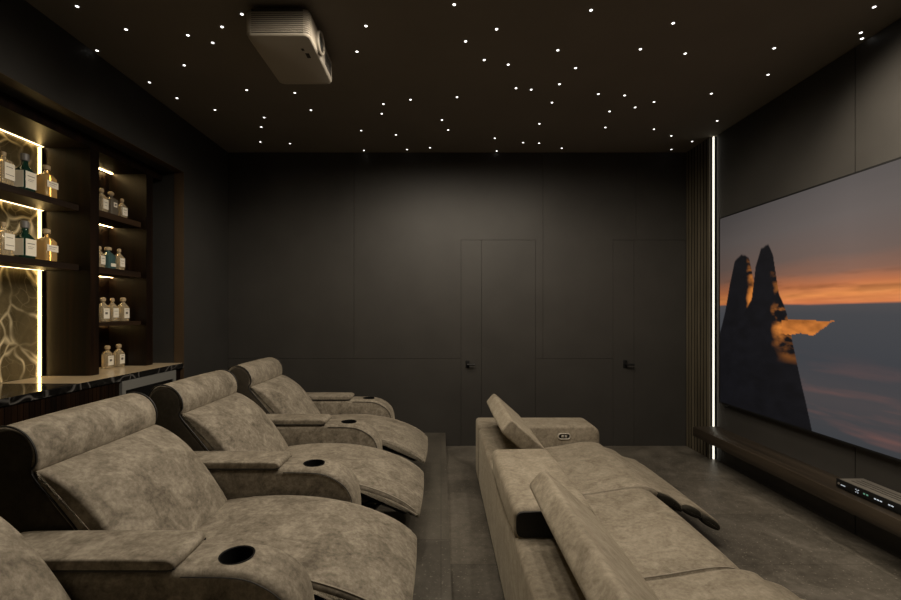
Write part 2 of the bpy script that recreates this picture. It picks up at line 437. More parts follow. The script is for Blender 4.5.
# unseen fill spots added under the ceiling, with no fittings of their own
P = 34
for (x, y, k) in [(-.6,1.85,1.05),(.1,1.65,.9),(.9,1.6,1.1),(-.35,2.3,.9),(.5,2.1,1.1),(1.2,2.1,1.2),(.9,2.9,.7),(-.25,2.95,.7),(.15,3.0,.6)]:
    spot(x, y, P*k)
for (x, y, k) in [(1.75,1.35,2.6),(1.95,1.75,2.4),(1.9,2.3,1.8)]:          # added fill spots tipped towards the screen wall
    o = spot(x, y, P*k, 104, 1.); o.rotation_euler = (0, math.radians(-38), 0)

# ------------------------------------------------------------------ recliners
RX = -.85                                       # world X of a recliner's origin
def rc(pts): return [(p[0]-RX, p[1]-PZ)+tuple(p[2:]) for p in pts]
HW = .297                                       # half seat width
def bool_cut(o, cutter):
    md = o.modifiers.new('cut', 'BOOLEAN'); md.object = cutter; md.operation = 'DIFFERENCE'; md.solver = 'EXACT'
    bpy.context.view_layer.update()
    dg = bpy.context.evaluated_depsgraph_get()
    me = bpy.data.meshes.new_from_object(o.evaluated_get(dg))
    o.modifiers.clear(); old = o.data; o.data = me; bpy.data.meshes.remove(old)
    cm = cutter.data; bpy.data.objects.remove(cutter); bpy.data.meshes.remove(cm)
    for p in o.data.polygons: p.use_smooth = True
    o.data.set_sharp_from_angle(angle=math.radians(40))

arm_prof = spline(rc([(-1.40,.165,1),(-1.40,.60,1),(-1.36,.665),(-1.25,.676),(-.95,.678),(-.70,.680),(-.575,.676),(-.495,.652),(-.435,.606),(-.407,.545),(-.398,.45),(-.402,.30),(-.43,.165,1)]), 5)
def make_arm(root, yc):
    a = MB().cushion(arm_prof, yc-.085, yc+.085, .024, .004, 6).build('armrest', M['suede'], root, angle=50)
    cx = -.613-RX; ct = .680-PZ
    cut = MB().lathe([(.050, ct-.075),(.050, ct+.03)], (cx, yc, 0), n=28).build('cutter', None, root)
    bool_cut(a, cut)
    MB().lathe([(.002, ct-.072),(.046, ct-.072),(.0485, ct-.06),(.0485, ct+.001),(.0515, ct+.0012),(.0520, ct+.0022),(.0495, ct+.0034),(.046, ct+.001),(.0455, ct-.055),(.040, ct-.066),(.001, ct-.068)], (cx, yc, 0), n=32).build('cup_holder', M['rubber'], a)
    pp = spline(rc([(-1.33,.682,1),(-1.335,.700),(-1.30,.712),(-1.0,.715),(-.80,.714),(-.764,.711),(-.750,.700),(-.755,.685),(-.78,.679,1)]), 4)
    p = MB().cushion(pp, yc-.085, yc+.085, .007, .002, 6).build('arm_pad', M['suede'], a, angle=50)
    q = [(x, z) for x, z in pp if z < .7-PZ]
    for s in (-1, 1):
        y = yc+s*.079
        MB().tube([(-1.30-RX, y+s*.004, .683-PZ), (-.77-RX, y+s*.004, .683-PZ), (-.75-RX, y, .688-PZ)], .004, 6).build('piping', M['piping'], a)
        line = spline(rc([(-.73,.675),(-.575,.671),(-.50,.647),(-.442,.603),(-.414,.545),(-.405,.45),(-.409,.30)]), 4, False)
        MB().tube([(x, yc+s*.0855, z-.008) for x, z in line], .0018, 6).build('piping', M['piping'], a)
    return a

seat_prof = spline(rc([(-1.10,.42,1),(-1.12,.49),(-.99,.548),(-.86,.566),(-.73,.572),(-.60,.568),(-.49,.554),(-.38,.530),(-.27,.491),(-.19,.450),(-.135,.410),(-.112,.385),(-.122,.365),(-.19,.405),(-.28,.448),(-.40,.488),(-.50,.508),(-.56,.46),(-.60,.42,1)]), 4)
cush_prof = spline(rc([(-1.315,.895,1),(-1.278,.886),(-1.203,.838),(-1.124,.760),(-1.037,.642),(-.977,.54),(-.98,.49),(-1.04,.45,1),(-1.12,.56),(-1.20,.68),(-1.29,.80)]), 4)
shell_prof = spline(rc([(-1.318,.89),(-1.245,.785),(-1.168,.69),(-1.09,.58),(-1.05,.48),(-1.08,.36,1),(-1.28,.36,1),(-1.39,.58),(-1.45,.78),(-1.474,.90),(-1.468,.985),(-1.43,1.024),(-1.385,1.031),(-1.34,1.008),(-1.315,.960)]), 4)
roll_prof = spline(rc([(-1.318,.885),(-1.304,.922),(-1.310,.970),(-1.340,1.014),(-1.39,1.038),(-1.44,1.032),(-1.478,.988),(-1.482,.92),(-1.46,.87),(-1.39,.86)]), 4)

def make_recliner():
    root = thing('recliner', 'recliner', 'recliner', (RX, 0, PZ))
    b = MB().rbox(-1.34-RX, -.47-RX, -HW, HW, .035, .285, .015)
    b.build('base', M['suede_shaded'], root)
    for x in (-1.28, -.54):
        for y in (-.25, .25):
            MB().lathe([(.022,0),(.025,.03),(.025,.036)], (x-RX, y, 0), n=14).build('foot', M['black'], root)
    sc = MB().cushion(seat_prof, -HW+.002, HW-.002, .022, .010, 10).build('seat_cushion', M['suede'], root, angle=60)
    for yy in (-HW+.012, HW-.012):
        MB().tube([(x, yy, z-.004) for x, z in spline(rc([(-.86,.566),(-.73,.572),(-.60,.568),(-.49,.554),(-.38,.530),(-.27,.491),(-.19,.450),(-.135,.410)]), 4, False)], .004, 6).build('welt', M['welt'], sc)
    # black under-panel and scissor linkage that carries the raised leg rest
    up = rounded(rc([(-.53,.505),(-.40,.487),(-.28,.447),(-.18,.398),(-.165,.378),(-.19,.372),(-.29,.418),(-.41,.458),(-.53,.475)]), .01)
    f = MB().cushion(up, -HW+.03, HW-.03, .008, 0, 2).build('footrest_panel', M['black'], root)
    for s in (-1, 1):
        y = s*.20
        lk = MB()
        lk.tube([(-.50-RX, y, .20), (-.36-RX, y, .275), (-.25-RX, y, .285)], .011, 6)
        lk.tube([(-.48-RX, y+.015, .275), (-.36-RX, y+.015, .225), (-.28-RX, y+.015, .295)], .011, 6)
        lk.build('linkage', M['dark_metal'], f)
    MB().cushion(shell_prof, -.297, .297, .012, 0, 2).build('backrest', M['suede_shaded'], root, angle=50)
    MB().cushion(cush_prof, -.293, .293, .012, .036, 20, cexp=4, crown_w=lambda p: max(0., min(1., (.895-PZ-p[1])/.09))).build('back_cushion', M['suede'], root, angle=60)
    MB().cushion(roll_prof, -.292, .292, .012, .003, 8).build('headrest', M['suede'], root, angle=60)
    for s in (-1, 1):
        line = spline(rc([(-1.03,.50),(-1.09,.60),(-1.168,.70),(-1.245,.795),(-1.318,.885),(-1.304,.925),(-1.310,.972),(-1.340,1.015),(-1.39,1.039),(-1.44,1.033),(-1.478,.99)]), 4, False)
        MB().tube([(x-.002, s*.294, z) for x, z in line], .0034, 6).build('piping', M['piping'], root)
    make_arm(root, -.392)
    return root
proto = make_recliner()
LAB = ['nearest recliner, only its curved back pad showing at the bottom corner',
       'large taupe suede recliner with raised leg rest, its cup holder closest to the camera',
       'taupe suede recliner in the middle of the row, in front of the steel fridge',
       'farthest taupe suede recliner, at the end of the row by the rear wall']
for k in range(4):
    o = proto if k == 0 else copy_tree(proto)
    o.location = (RX, 1.29-.392+.784*k, PZ); o['label'] = LAB[k]; o['group'] = 'recliners on the raised floor'
    if k == 3: make_arm(o, .392)

# ------------------------------------------------------------------ sofa
so = thing('sofa', 'low sand suede reclining sofa on the lower floor facing the screen', 'sofa', (.95, 2.2, 0))
SX, SY = .95, 2.2
def sb(mb): return mb.shift((-SX, -SY, 0))
fab = M['suede_sofa']
sb(MB().cushion(rounded([(.302,.03),(.302,.482),(.63,.482),(.60,.30),(1.20,.26),(1.20,.05),(.34,.03)], .03), .952, 3.438, .012, 0, 6)).build('frame', fab, so, angle=50)
for y0, y1 in ((3.44, 3.74), (.65, .95)):
    a = sb(MB().cushion(rounded([(.302,.025),(.302,.496),(1.225,.496),(1.272,.455),(1.272,.025)], .03), y0, y1, .022, .003, 6)).build('armrest', fab, so, angle=50)
    if y0 > 2:
        rg = []
        for k in range(28):
            t = 2*PI*k/28; rg.append((.985+(.026 if math.cos(t) > 0 else -.026)+.022*math.cos(t), 3.437, .416+.022*math.sin(t)))
        c = sb(MB().tube(rg, .0055, 8, True)).build('control_ring', M['chrome'], a)
        pl_ = MB()
        pl_.add([(p[0], 3.4375, p[2]) for p in rg]+[(p[0], 3.45, p[2]) for p in rg],
                [tuple(range(28)), tuple(range(28,56))]+[(k,(k+1)%28,28+(k+1)%28,28+k) for k in range(28)])
        sb(pl_).build('control_plate', M['black'], a)
        sb(MB().rbox(.962,.980,3.431,3.44,.408,.424,.003).rbox(.988,1.006,3.431,3.44,.408,.424,.003)).build('control_button', M['chrome'], a)
# folded head panel of the middle seat
sb(MB().cushion(rounded([(.304,.46),(.302,.600),(.62,.606),(.644,.565),(.628,.46)], .035), 1.762, 2.555, .03, .006, 8)).build('headrest', fab, so, angle=60)
sb(MB().cushion(rounded([(.309,.486),(.309,.590),(.60,.594),(.60,.486)], .03), 1.7585, 1.80, .002, 0, 2)).build('painted_hollow', M['piping'], so)  # flat black piece, painting a dark hollow on this end
# raised head panels of the two end seats
u = Vector((.164,-.145)).normalized(); nrm = Vector((-u.y, u.x))      # along the slab (downwards), outward normal
for y0, y1 in ((2.565, 3.425), (.965, 1.775)):
    P2 = Vector((.420,.768)); P3 = P2+u*.285; P1 = P2-Vector((.145,.164)).normalized()*.098; P4 = P3-Vector((.145,.164)).normalized()*.098
    sb(MB().cushion(rounded([tuple(P1), tuple(P2), tuple(P3), tuple(P4)], .024), y0, y1, .010, .003, 8)).build('headrest', fab, so, angle=50)
    br = MB()
    for yy in (y0+.16, y1-.16):
        br.tube([(.50,yy,.45),(.535,yy,.50),(.54,yy,.56)], .009, 8)
    sb(br).build('headrest_bracket', M['dark_metal'], so)
# seats
flat_front = [(.58,.20,1),(.58,.295,1),(.70,.312),(.86,.332),(1.0,.354),(1.11,.370),(1.19,.368),(1.238,.342),(1.25,.29),(1.25,.10,1),(1.19,.08,1),(1.19,.20,1)]
open_front = [(.58,.20,1),(.58,.295,1),(.70,.312),(.86,.332),(1.0,.354),(1.11,.372),(1.20,.375),(1.27,.356),(1.285,.32),(1.26,.28),(1.20,.25),(1.15,.20,1)]
for y0, y1, prof in ((2.542, 3.434, open_front), (1.745, 2.536, flat_front), (.957, 1.738, open_front)):
    sc = sb(MB().cushion(spline(prof, 4), y0, y1, .018, .008, 10)).build('seat_cushion', fab, so, angle=60)
    wl_ = [(x-.0, z+.001) for x, z in spline([p[:2] for p in prof[1:9]], 4, False)]
    for yy in (y0+.010, y1-.010):
        sb(MB().tube([(x, yy, z-.004) for x, z in wl_], .0042, 6)).build('welt', M['welt'], sc)
    if prof is open_front:
        fr = sb(MB().cushion(spline([(1.275,.345,1),(1.36,.318),(1.42,.278),(1.435,.266),(1.49,.252),(1.54,.238),(1.56,.222),(1.60,.200),(1.64,.172),(1.662,.148),(1.655,.128),(1.63,.135),(1.55,.185),(1.44,.232),(1.35,.27),(1.275,.30,1)], 3), y0+.03, y1-.01, .012, .003, 6)).build('footrest', fab, so, angle=50)
        for seg in ([(1.275,.335),(1.36,.312),(1.425,.262),(1.425,.222),(1.36,.25),(1.275,.285)],
                    [(1.437,.252),(1.485,.252),(1.54,.225),(1.545,.185),(1.50,.19),(1.44,.222)],
                    [(1.552,.198),(1.60,.188),(1.655,.145),(1.648,.112),(1.60,.128),(1.552,.160)]):
            sb(MB().cushion(spline(seg, 4), y0+.002, y0+.06, .014, 0, 2)).build('side_pad', M['black_pad'], fr, angle=50)
        lk = MB()
        for yy in (y0+.12, y1-.12):
            lk.tube([(1.15,yy,.17),(1.30,yy,.16),(1.46,yy,.19)], .010, 6); lk.tube([(1.16,yy+.02,.24),(1.28,yy+.02,.20),(1.40,yy+.02,.225)], .010, 6)
        sb(lk).build('linkage', M['dark_metal'], fr)
    else:
        sb(MB().rbox(1.20,1.245,y0+.01,y1-.01,.05,.11,.01)).build('front_panel', fab, so)
for x in (.38, 1.14):
    for y in (.75, 3.64):
        sb(MB().lathe([(.02,0),(.024,.03)], (x, y, 0), n=12)).build('foot', M['black'], so)

# ------------------------------------------------------------------ screen
TX, TY0, TY1, TZ0, TZ1 = 2.56, .97, 3.945, .589, 2.263
tv = thing('tv', 'huge wall-mounted screen showing an orange sunset over the sea', 'television', (XR-.03, (TY0+TY1)/2, TZ0))
def tl(mb): return mb.shift((-(XR-.03), -(TY0+TY1)/2, -TZ0))
tl(MB().rbox(TX+.004, TX+.045, TY0-.012, TY1+.012, TZ0-.014, TZ1+.012, .004)).build('housing', M['black'], tv)
fr = MB()
fr.box(TX-.001, TX+.006, TY0-.012, TY1+.012, TZ1, TZ1+.012).box(TX-.001, TX+.006, TY0-.012, TY1+.012, TZ0-.014, TZ0)
fr.box(TX-.001, TX+.006, TY0-.012, TY0, TZ0, TZ1).box(TX-.001, TX+.006, TY1, TY1+.012, TZ0, TZ1)
tl(fr).build('bezel', M['black'], tv, smooth=False)
tl(MB().box(TX+.044, XR-.001, 2.1, 2.8, 1.2, 1.7)).build('wall_bracket', M['dark_metal'], tv, smooth=False)

rng = np.random.RandomState(3)
def vnoise(x, y, seed):
    r = np.random.RandomState(seed).rand(64, 64)
    xi = np.floor(x).astype(int); yi = np.floor(y).astype(int); fx = x-xi; fy = y-yi
    fx = fx*fx*(3-2*fx); fy = fy*fy*(3-2*fy)
    g = lambda a, b: r[a % 64, b % 64]
    return (g(xi,yi)*(1-fx)+g(xi+1,yi)*fx)*(1-fy)+(g(xi,yi+1)*(1-fx)+g(xi+1,yi+1)*fx)*fy
def fbm(x, y, seed, o=5):
    s = 0; a = .5
    for k in range(o):
        s = s+a*vnoise(x*2**k+k*7.3, y*2**k+k*3.1, seed+k); a *= .5
    return s
NX, NY = 420, 236
U, V = np.meshgrid(np.linspace(0,1,NX), np.linspace(0,1,NY))       # u from the far end towards the camera, v downwards
def c3(r, g, b): return np.array(lin(r,g,b)[:3])
def grad(t, stops):
    xs = [s[0] for s in stops]; cs = np.array([c3(*s[1]) for s in stops])
    return np.stack([np.interp(t, xs, cs[:,k]) for k in range(3)], -1)
ww = (fbm(U*4, V*14, 11)-.5)
sky = grad(V+.05*ww, [(0,(82,77,76)),(.15,(96,88,85)),(.28,(106,89,82)),(.35,(130,94,78)),(.40,(184,110,70)),(.44,(226,140,78)),(.475,(212,122,74)),(.5,(150,100,84))])
pink = np.clip(1-np.abs(U-.42)/.45, 0, 1)[...,None]
sky = sky*(.62+.48*pink)
cl = np.clip((fbm(U*5, V*26, 31)-.50)*5, 0, 1)*np.exp(-((V-.40)/.07)**2)
sky = sky*(1-.45*cl[...,None])+c3(235,170,110)*(.22*np.clip((fbm(U*6, V*30, 51)-.5)*5,0,1)*np.exp(-((V-.445)/.03)**2))[...,None]
sea = grad(V, [(.46,(78,74,76)),(.52,(66,67,71)),(.70,(60,62,67)),(.85,(70,66,68)),(1,(58,60,64))])
st = np.clip((fbm(U*4+V*3, V*22, 71)-.5)*4, 0, 1)*np.clip((V-.66)*5,0,1)
sea = sea*(1-.25*st[...,None])+c3(150,92,78)*(.30*st)[...,None]
hz = .475+.012*(fbm(U*6, U*0, 91)-.5)
ah = np.clip((V-hz)*140+.5, 0, 1)[...,None]; img = sky*(1-ah)+sea*ah
# generic stand-in for the film still: dark sea rocks with sunlit faces
def rock(pts, seed, rough=.025):
    P_ = np.array(pts); top = np.interp(U, P_[:,0], P_[:,1])+rough*(fbm(U*26, U*0+seed, seed)-.5)*2
    return np.clip((V-top)*110+.5, 0, 1), top
for pts, seed, ridge in ([[(0,.62),(.025,.50),(.045,.36),(.065,.26),(.095,.225),(.125,.25),(.145,.36),(.19,.60),(.23,1.02),(1,1.05)], 5, .115],
                  [[(0,1.1),(.02,.85),(.07,.60),(.135,.46),(.150,.30),(.17,.215),(.195,.20),(.212,.25),(.232,.42),(.255,.50),(.272,.62),(.292,.76),(.335,1.03),(1,1.08)], 9, .205]):
    mk, top = rock(pts, seed)
    lit = np.clip((U-ridge+.03*(fbm(U*14, V*9, seed+40)-.5)*2)*38, 0, 1)*np.clip((fbm(U*16, V*22, seed+20)-.40)*5.0, 0, 1)*np.clip((.74-V)*7, 0, 1)
    col = c3(13,13,17)*(0.7+.9*fbm(U*30, V*30, seed+60))[...,None]*(1-lit[...,None])+c3(222,134,58)*lit[...,None]*(.35+.85*fbm(U*30, V*18, seed+80))[...,None]
    img = img*(1-mk[...,None])+col*mk[...,None]
spit = (V > .555-.02*(fbm(U*22, U*0+2, 15))) & (V < .605+.02*(fbm(U*30, U*0+6, 25)-.5)-np.clip((U-.33)*1.0,0,.05)) & (U > .24) & (U < .385)
sc_ = c3(200,118,52)*(.25+1.1*fbm(U*30, V*40, 35))[...,None]
img = np.where(spit[...,None], sc_, img)
verts = []; faces = []
for j in range(NY):
    for i in range(NX):
        verts.append((TX-.0002, TY1-(TY1-TY0)*i/(NX-1), TZ1-(TZ1-TZ0)*j/(NY-1)))
faces = [(j*NX+i, j*NX+i+1, (j+1)*NX+i+1, (j+1)*NX+i) for j in range(NY-1) for i in range(NX-1)]
me = bpy.data.meshes.new('screen'); me.from_pydata([(a-(XR-.03), b-(TY0+TY1)/2, c-TZ0) for a,b,c in verts], [], faces)
ca = me.color_attributes.new('picture', 'FLOAT_COLOR', 'POINT')
ca.data.foreach_set('color', np.concatenate([np.clip(img,0,None).reshape(-1,3), np.ones((NX*NY,1))], 1).astype(np.float32).ravel())
m, nt, b = new_mat('screen picture')
at = nt.nodes.new('ShaderNodeVertexColor'); at.layer_name = 'picture'
nt.links.new(at.outputs[0], b.inputs['Emission Color']); b.inputs['Emission Strength'].default_value = 1.0
b.inputs['Base Color'].default_value = (.004,.004,.004,1); b.inputs['Roughness'].default_value = .45; b.inputs['Specular IOR Level'].default_value = .2
me.materials.append(m); o = bpy.data.objects.new('screen', me); C.objects.link(o); o.parent = tv

# wall shelf under the screen
bxs = MB().rbox(2.383, XR-.001, -1.2, 4.07, .238, .327, .003, 2).build('wall_shelf', M['bench'])
tag(bxs, 'long brown wooden wall shelf floating under the screen', 'shelf')
# set-top box
rv = thing('media_receiver', 'flat black media receiver with lit display on the long wall shelf', 'receiver', (2.53, 2.42, .327))
def rl(mb): return mb.shift((-2.53, -2.42, -.327))
rl(MB().rbox(2.452, 2.612, 2.18, 2.66, .334, .381, .003, 2)).build('case', M['box_top'], rv)
for x in (2.47, 2.59):
    for y in (2.21, 2.63): rl(MB().lathe([(.010,.327),(.010,.335)], (x, y, 0), n=10)).build('foot', M['black'], rv)
fp = rl(MB().rbox(2.444, 2.454, 2.18, 2.66, .332, .383, .002, 2)).build('front_panel', M['black'], rv)
for (x0,x1,y0,y1) in ((2.50,2.505,2.22,2.62),(2.53,2.535,2.22,2.62),(2.56,2.565,2.22,2.62)):
    rl(MB().box(x0, x1, y0, y1, .3805, .3825)).build('vent', M['black'], rv, smooth=False)
def mark(y0, y1, z0, z1, mat, nm='indicator'): rl(MB().box(2.4425, 2.4445, y0, y1, z0, z1)).build(nm, mat, fp, smooth=False)
rl(MB().lathe([(.007,2.442),(.007,2.446)], (0, 2.642, .357), 'x', 14)).build('power_button', M['box_top'], fp)
mark(2.600, 2.628, .353, .357, M['disp_w'], 'lettering')
for (a, b_) in ((2.535,.368),(2.527,.362),(2.519,.368),(2.535,.352),(2.523,.352)): mark(a-.005, a, b_-.004, b_, M['disp_w'])
for k in range(2): mark(2.478-k*.018, 2.488-k*.018, .356, .364, M['disp_g'])
for k in range(3): mark(2.415-k*.016, 2.426-k*.016, .355, .361, M['disp_w'], 'lettering')
for k in range(2): mark(2.338-k*.016, 2.349-k*.016, .355, .361, M['disp_w'], 'lettering')

# ------------------------------------------------------------------ projector
pj = thing('projector', 'grey projector with ribbed vent hung under the dark ceiling', 'projector', (-.888, 2.59, 2.914))
px0, px1, py0, py1, pz0, pz1 = -1.064, -.716, 2.335, 2.85, 2.914, 3.068
def pjl(mb): return mb.shift((.888, -2.59, -2.914))
def rrect(x0, x1, y0, y1, r, k=5):
    out = []
    for cx, cy, a0 in ((x1-r,y1-r,0),(x0+r,y1-r,PI/2),(x0+r,y0+r,PI),(x1-r,y0+r,1.5*PI)):
        for j in range(k+1):
            a = a0+j/k*PI/2; out.append((cx+r*math.cos(a), cy+r*math.sin(a)))
    return out
def stack(layers):
    mb = MB(); n = len(layers[0][1]); vs = []; fs = []
    for z, ring in layers: vs += [(x, y, z) for x, y in ring]
    for i in range(len(layers)-1):
        for k in range(n): fs.append((i*n+k, i*n+(k+1) % n, (i+1)*n+(k+1) % n, (i+1)*n+k))
    fs += [tuple(range(n)), tuple(range((len(layers)-1)*n, len(layers)*n))]
    return mb.add(vs, fs)
lay = []
for z, d in ((pz0,.010),(pz0+.004,.004),(pz0+.010,.001),(pz0+.014,0),(pz1-.02,0),(pz1-.008,.006),(pz1,.016)):
    lay.append((z, rrect(px0+d, px1-d, py0+d, py1-d, .035)))
body = pjl(stack(lay)).build('body', M['proj'], pj)
pjl(MB().box(px0+.034, px1-.034, py0-.0008, py0+.001, pz0+.012, pz1-.014)).build('vent_recess', M['proj_dark'], body, smooth=False)
for k in range(10):                               # horizontal louvres wrapping the end
    z = pz0+.018+k*.0115
    g = [(x, y) for x, y in rrect(px0, px1, py0, py1, .035) if y < py0+.036]
    g = sorted(g, key=lambda q: (q[0]))
    pjl(MB().tube([(x, y-.0035, z) for x, y in g], .0036, 6)).build('louvre', M['proj'], body)
lz = 2.985
ln = pjl(MB().lathe([(.066,px1-.005),(.066,px1+.012),(.060,px1+.020),(.053,px1+.018),(.050,px1+.006)], (0,2.52,lz), 'x', 32)).build('lens_ring', M['proj'], pj)
pjl(MB().lathe([(.051,px1+.004),(.048,px1+.012),(.030,px1+.018),(.002,px1+.020)], (0,2.52,lz), 'x', 28)).build('lens', M['lens'], ln)
pjl(MB().rbox(-.790,-.768,2.50,2.545,pz0-.002,pz0+.002,.001,1)).build('latch', M['proj_dark'], body)
pjl(MB().rbox(-.800,-.785,2.455,2.475,pz0-.002,pz0+.002,.001,1)).build('screw_cover', M['proj_dark'], body)
for k in range(8):
    pjl(MB().box(px1-.002, px1+.002, 2.66+k*.018, 2.669+k*.018, 2.94, 3.02)).build('side_vent', M['proj_dark'], body, smooth=False)
pjl(MB().box(-.98,-.80,2.45,2.73,pz1-.002,pz1+.012).box(-.93,-.85,2.52,2.66,pz1+.01,H-.001)).build('ceiling_mount', M['black'], pj, smooth=False)

# ------------------------------------------------------------------ bar
CT = .966                                         # worktop height
XB, XT = -2.76, -2.43                             # back and front of the shelf tower
ct = MB().rbox(-2.755, XL-.002, -1.5, 2.978, CT-.042, CT, .003, 2).box(-2.755, XL-.002, 2.976, 3.749, CT-.042, CT)
wt = tag(ct.build('bar_worktop', M['black_marble'], smooth=False), 'glossy black veined marble worktop of the bar along the left recess', 'worktop')
MB().box(-2.752, XL-.010, 2.67, 3.745, CT-.001, CT+.0008).build('painted_reflection', M['painted_reflection'], wt, smooth=False)  # thin pale slab painting in the reflection on the black marble
bc = thing('bar_cabinet', 'dark fluted wooden bar cabinet under the black marble worktop', 'cabinet', (-2.5, 1.0, PZ))
cb = MB().box(-2.755, XL-.03, -1.5, 3.02, PZ, CT-.043)
cb.shift((2.5,-1.0,-PZ)).build('body', M['walnut'], bc, smooth=False)
fl = MB()
y = 1.2
while y < 3.0:
    fl.box(XL-.031, XL-.012, y, y+.030, PZ+.02, CT-.047); y += .033
fl.shift((2.5,-1.0,-PZ)).build('fluted_front', M['walnut'], bc, smooth=False)
fg = thing('bar_fridge', 'steel framed bar fridge built in under the end of the worktop', 'fridge', (-2.5, 3.335, PZ))
def fgl(mb): return mb.shift((2.5,-3.335,-PZ))
fgl(MB().box(-2.75, XL-.03, 3.03, 3.645, PZ+.001, CT-.044)).build('body', M['black'], fg, smooth=False)
fgl(MB().box(XL-.029, XL-.004, 3.03, 3.645, CT-.115, CT-.046).box(XL-.029, XL-.004, 3.03, 3.065, PZ+.06, CT-.115).box(XL-.029, XL-.004, 3.61, 3.645, PZ+.06, CT-.115).box(XL-.029, XL-.004, 3.03, 3.645, PZ+.02, PZ+.06)).build('door_frame', M['steel'], fg, smooth=False)
fgl(MB().box(XL-.029, XL-.012, 3.066, 3.609, PZ+.061, CT-.116)).build('door_glass', M['fridge_glass'], fg, smooth=False)
fgl(MB().tube([(XL+.012,3.585,CT-.14),(XL+.012,3.585,PZ+.15)], .007, 8)).build('handle', M['steel'], fg)
tag(MB().box(-2.755, XL-.03, 3.65, 3.749, PZ+.001, CT-.043).build('filler_panel', M['walnut'], smooth=False), 'narrow dark filler panel between the bar fridge and the recess end', 'panel')
mp_ = tag(MB().box(-2.79, XB, -1.5, 2.946, CT+.001, 2.545).build('marble_panel', M['gold_marble'], smooth=False), 'brown marble slab with golden veins behind the bar shelves', 'marble panel')
ls = MB().box(XB-.005, XB+.007, 2.9485, 2.960, CT+.003, 2.54).build('led_strip', M['led_amber'], smooth=False)
MB().box(XB-.02, XB+.013, 2.9605, 2.9665, CT+.003, 2.54).build('profile', M['black'], ls, smooth=False)  # fin added to keep the strip's light off the tower side
tag(ls,
    'vertical amber LED strip at the edge of the marble slab', 'light strip')
cn = thing('bar_canopy', 'dark wooden canopy over the bar shelves with a glowing edge strip', 'canopy', (-2.6, 1.0, 2.55))
MB().box(-2.79, XT, -1.5, 3.745, 2.55, 2.630).shift((2.6,-1.0,-2.55)).build('panel', M['walnut'], cn, smooth=False)
MB().box(XB+.004, XB+.018, -1.4, 2.97, 2.5485, 2.552).shift((2.6,-1.0,-2.55)).build('led_strip', M['led_warm'], cn, smooth=False)
for zt, lab in ((2.15, 'upper dark bar shelf in front of the marble, lit from below'), (1.738, 'lower dark bar shelf in front of the marble, lit from below')):
    s_ = thing('bar_shelf', lab, 'shelf', (-2.63, 1.0, zt-.042), 'bar shelves on the marble')
    MB().rbox(XB+.001, -2.505, -1.5, 2.976, zt-.042, zt, .002, 1).shift((2.63,-1.0,-zt+.042)).build('board', M['walnut_h'], s_)
    MB().box(XB+.008, XB+.022, -1.4, 2.965, zt-.0432, zt-.040).shift((2.63,-1.0,-zt+.042)).build('led_strip', M['led_warm'], s_, smooth=False)
tw = thing('shelf_tower', 'tall dark walnut shelf tower with lit niches at the end of the bar', 'shelving', (-2.6, 3.3, CT))
def twl(mb): return mb.shift((2.6,-3.3,-CT))
TB = CT+.0012
twl(MB().box(XB, XT, 2.980, 3.056, TB, 2.549)).build('side_panel', M['walnut'], tw, smooth=False)
twl(MB().box(XB, XT, 3.547, 3.625, TB, 2.549)).build('side_panel', M['walnut'], tw, smooth=False)
twl(MB().box(XB, XB+.02, 3.056, 3.547, TB, 2.549)).build('back_panel', M['walnut'], tw, smooth=False)
for zt, th, led in ((2.15,.045,1),(1.738,.045,1),(1.335,.03,0)):
    s_ = twl(MB().box(XB+.02, -2.475, 3.0565, 3.5465, zt-th, zt)).build('shelf', M['walnut_h'], tw, smooth=False)
    if led: twl(MB().box(XB+.045, XB+.060, 3.058, 3.54, zt-th-.0012, zt-th+.002)).build('led_strip', M['led_tower'], s_, smooth=False)
twl(MB().box(XB+.045, XB+.060, 3.058, 3.54, 2.545, 2.5485)).build('led_strip', M['led_tower'], tw, smooth=False)
twl(MB().box(XB+.021, XB+.030, 3.06, 3.54, 1.296, 1.304)).build('led_strip', M['led_amber'], tw, smooth=False)

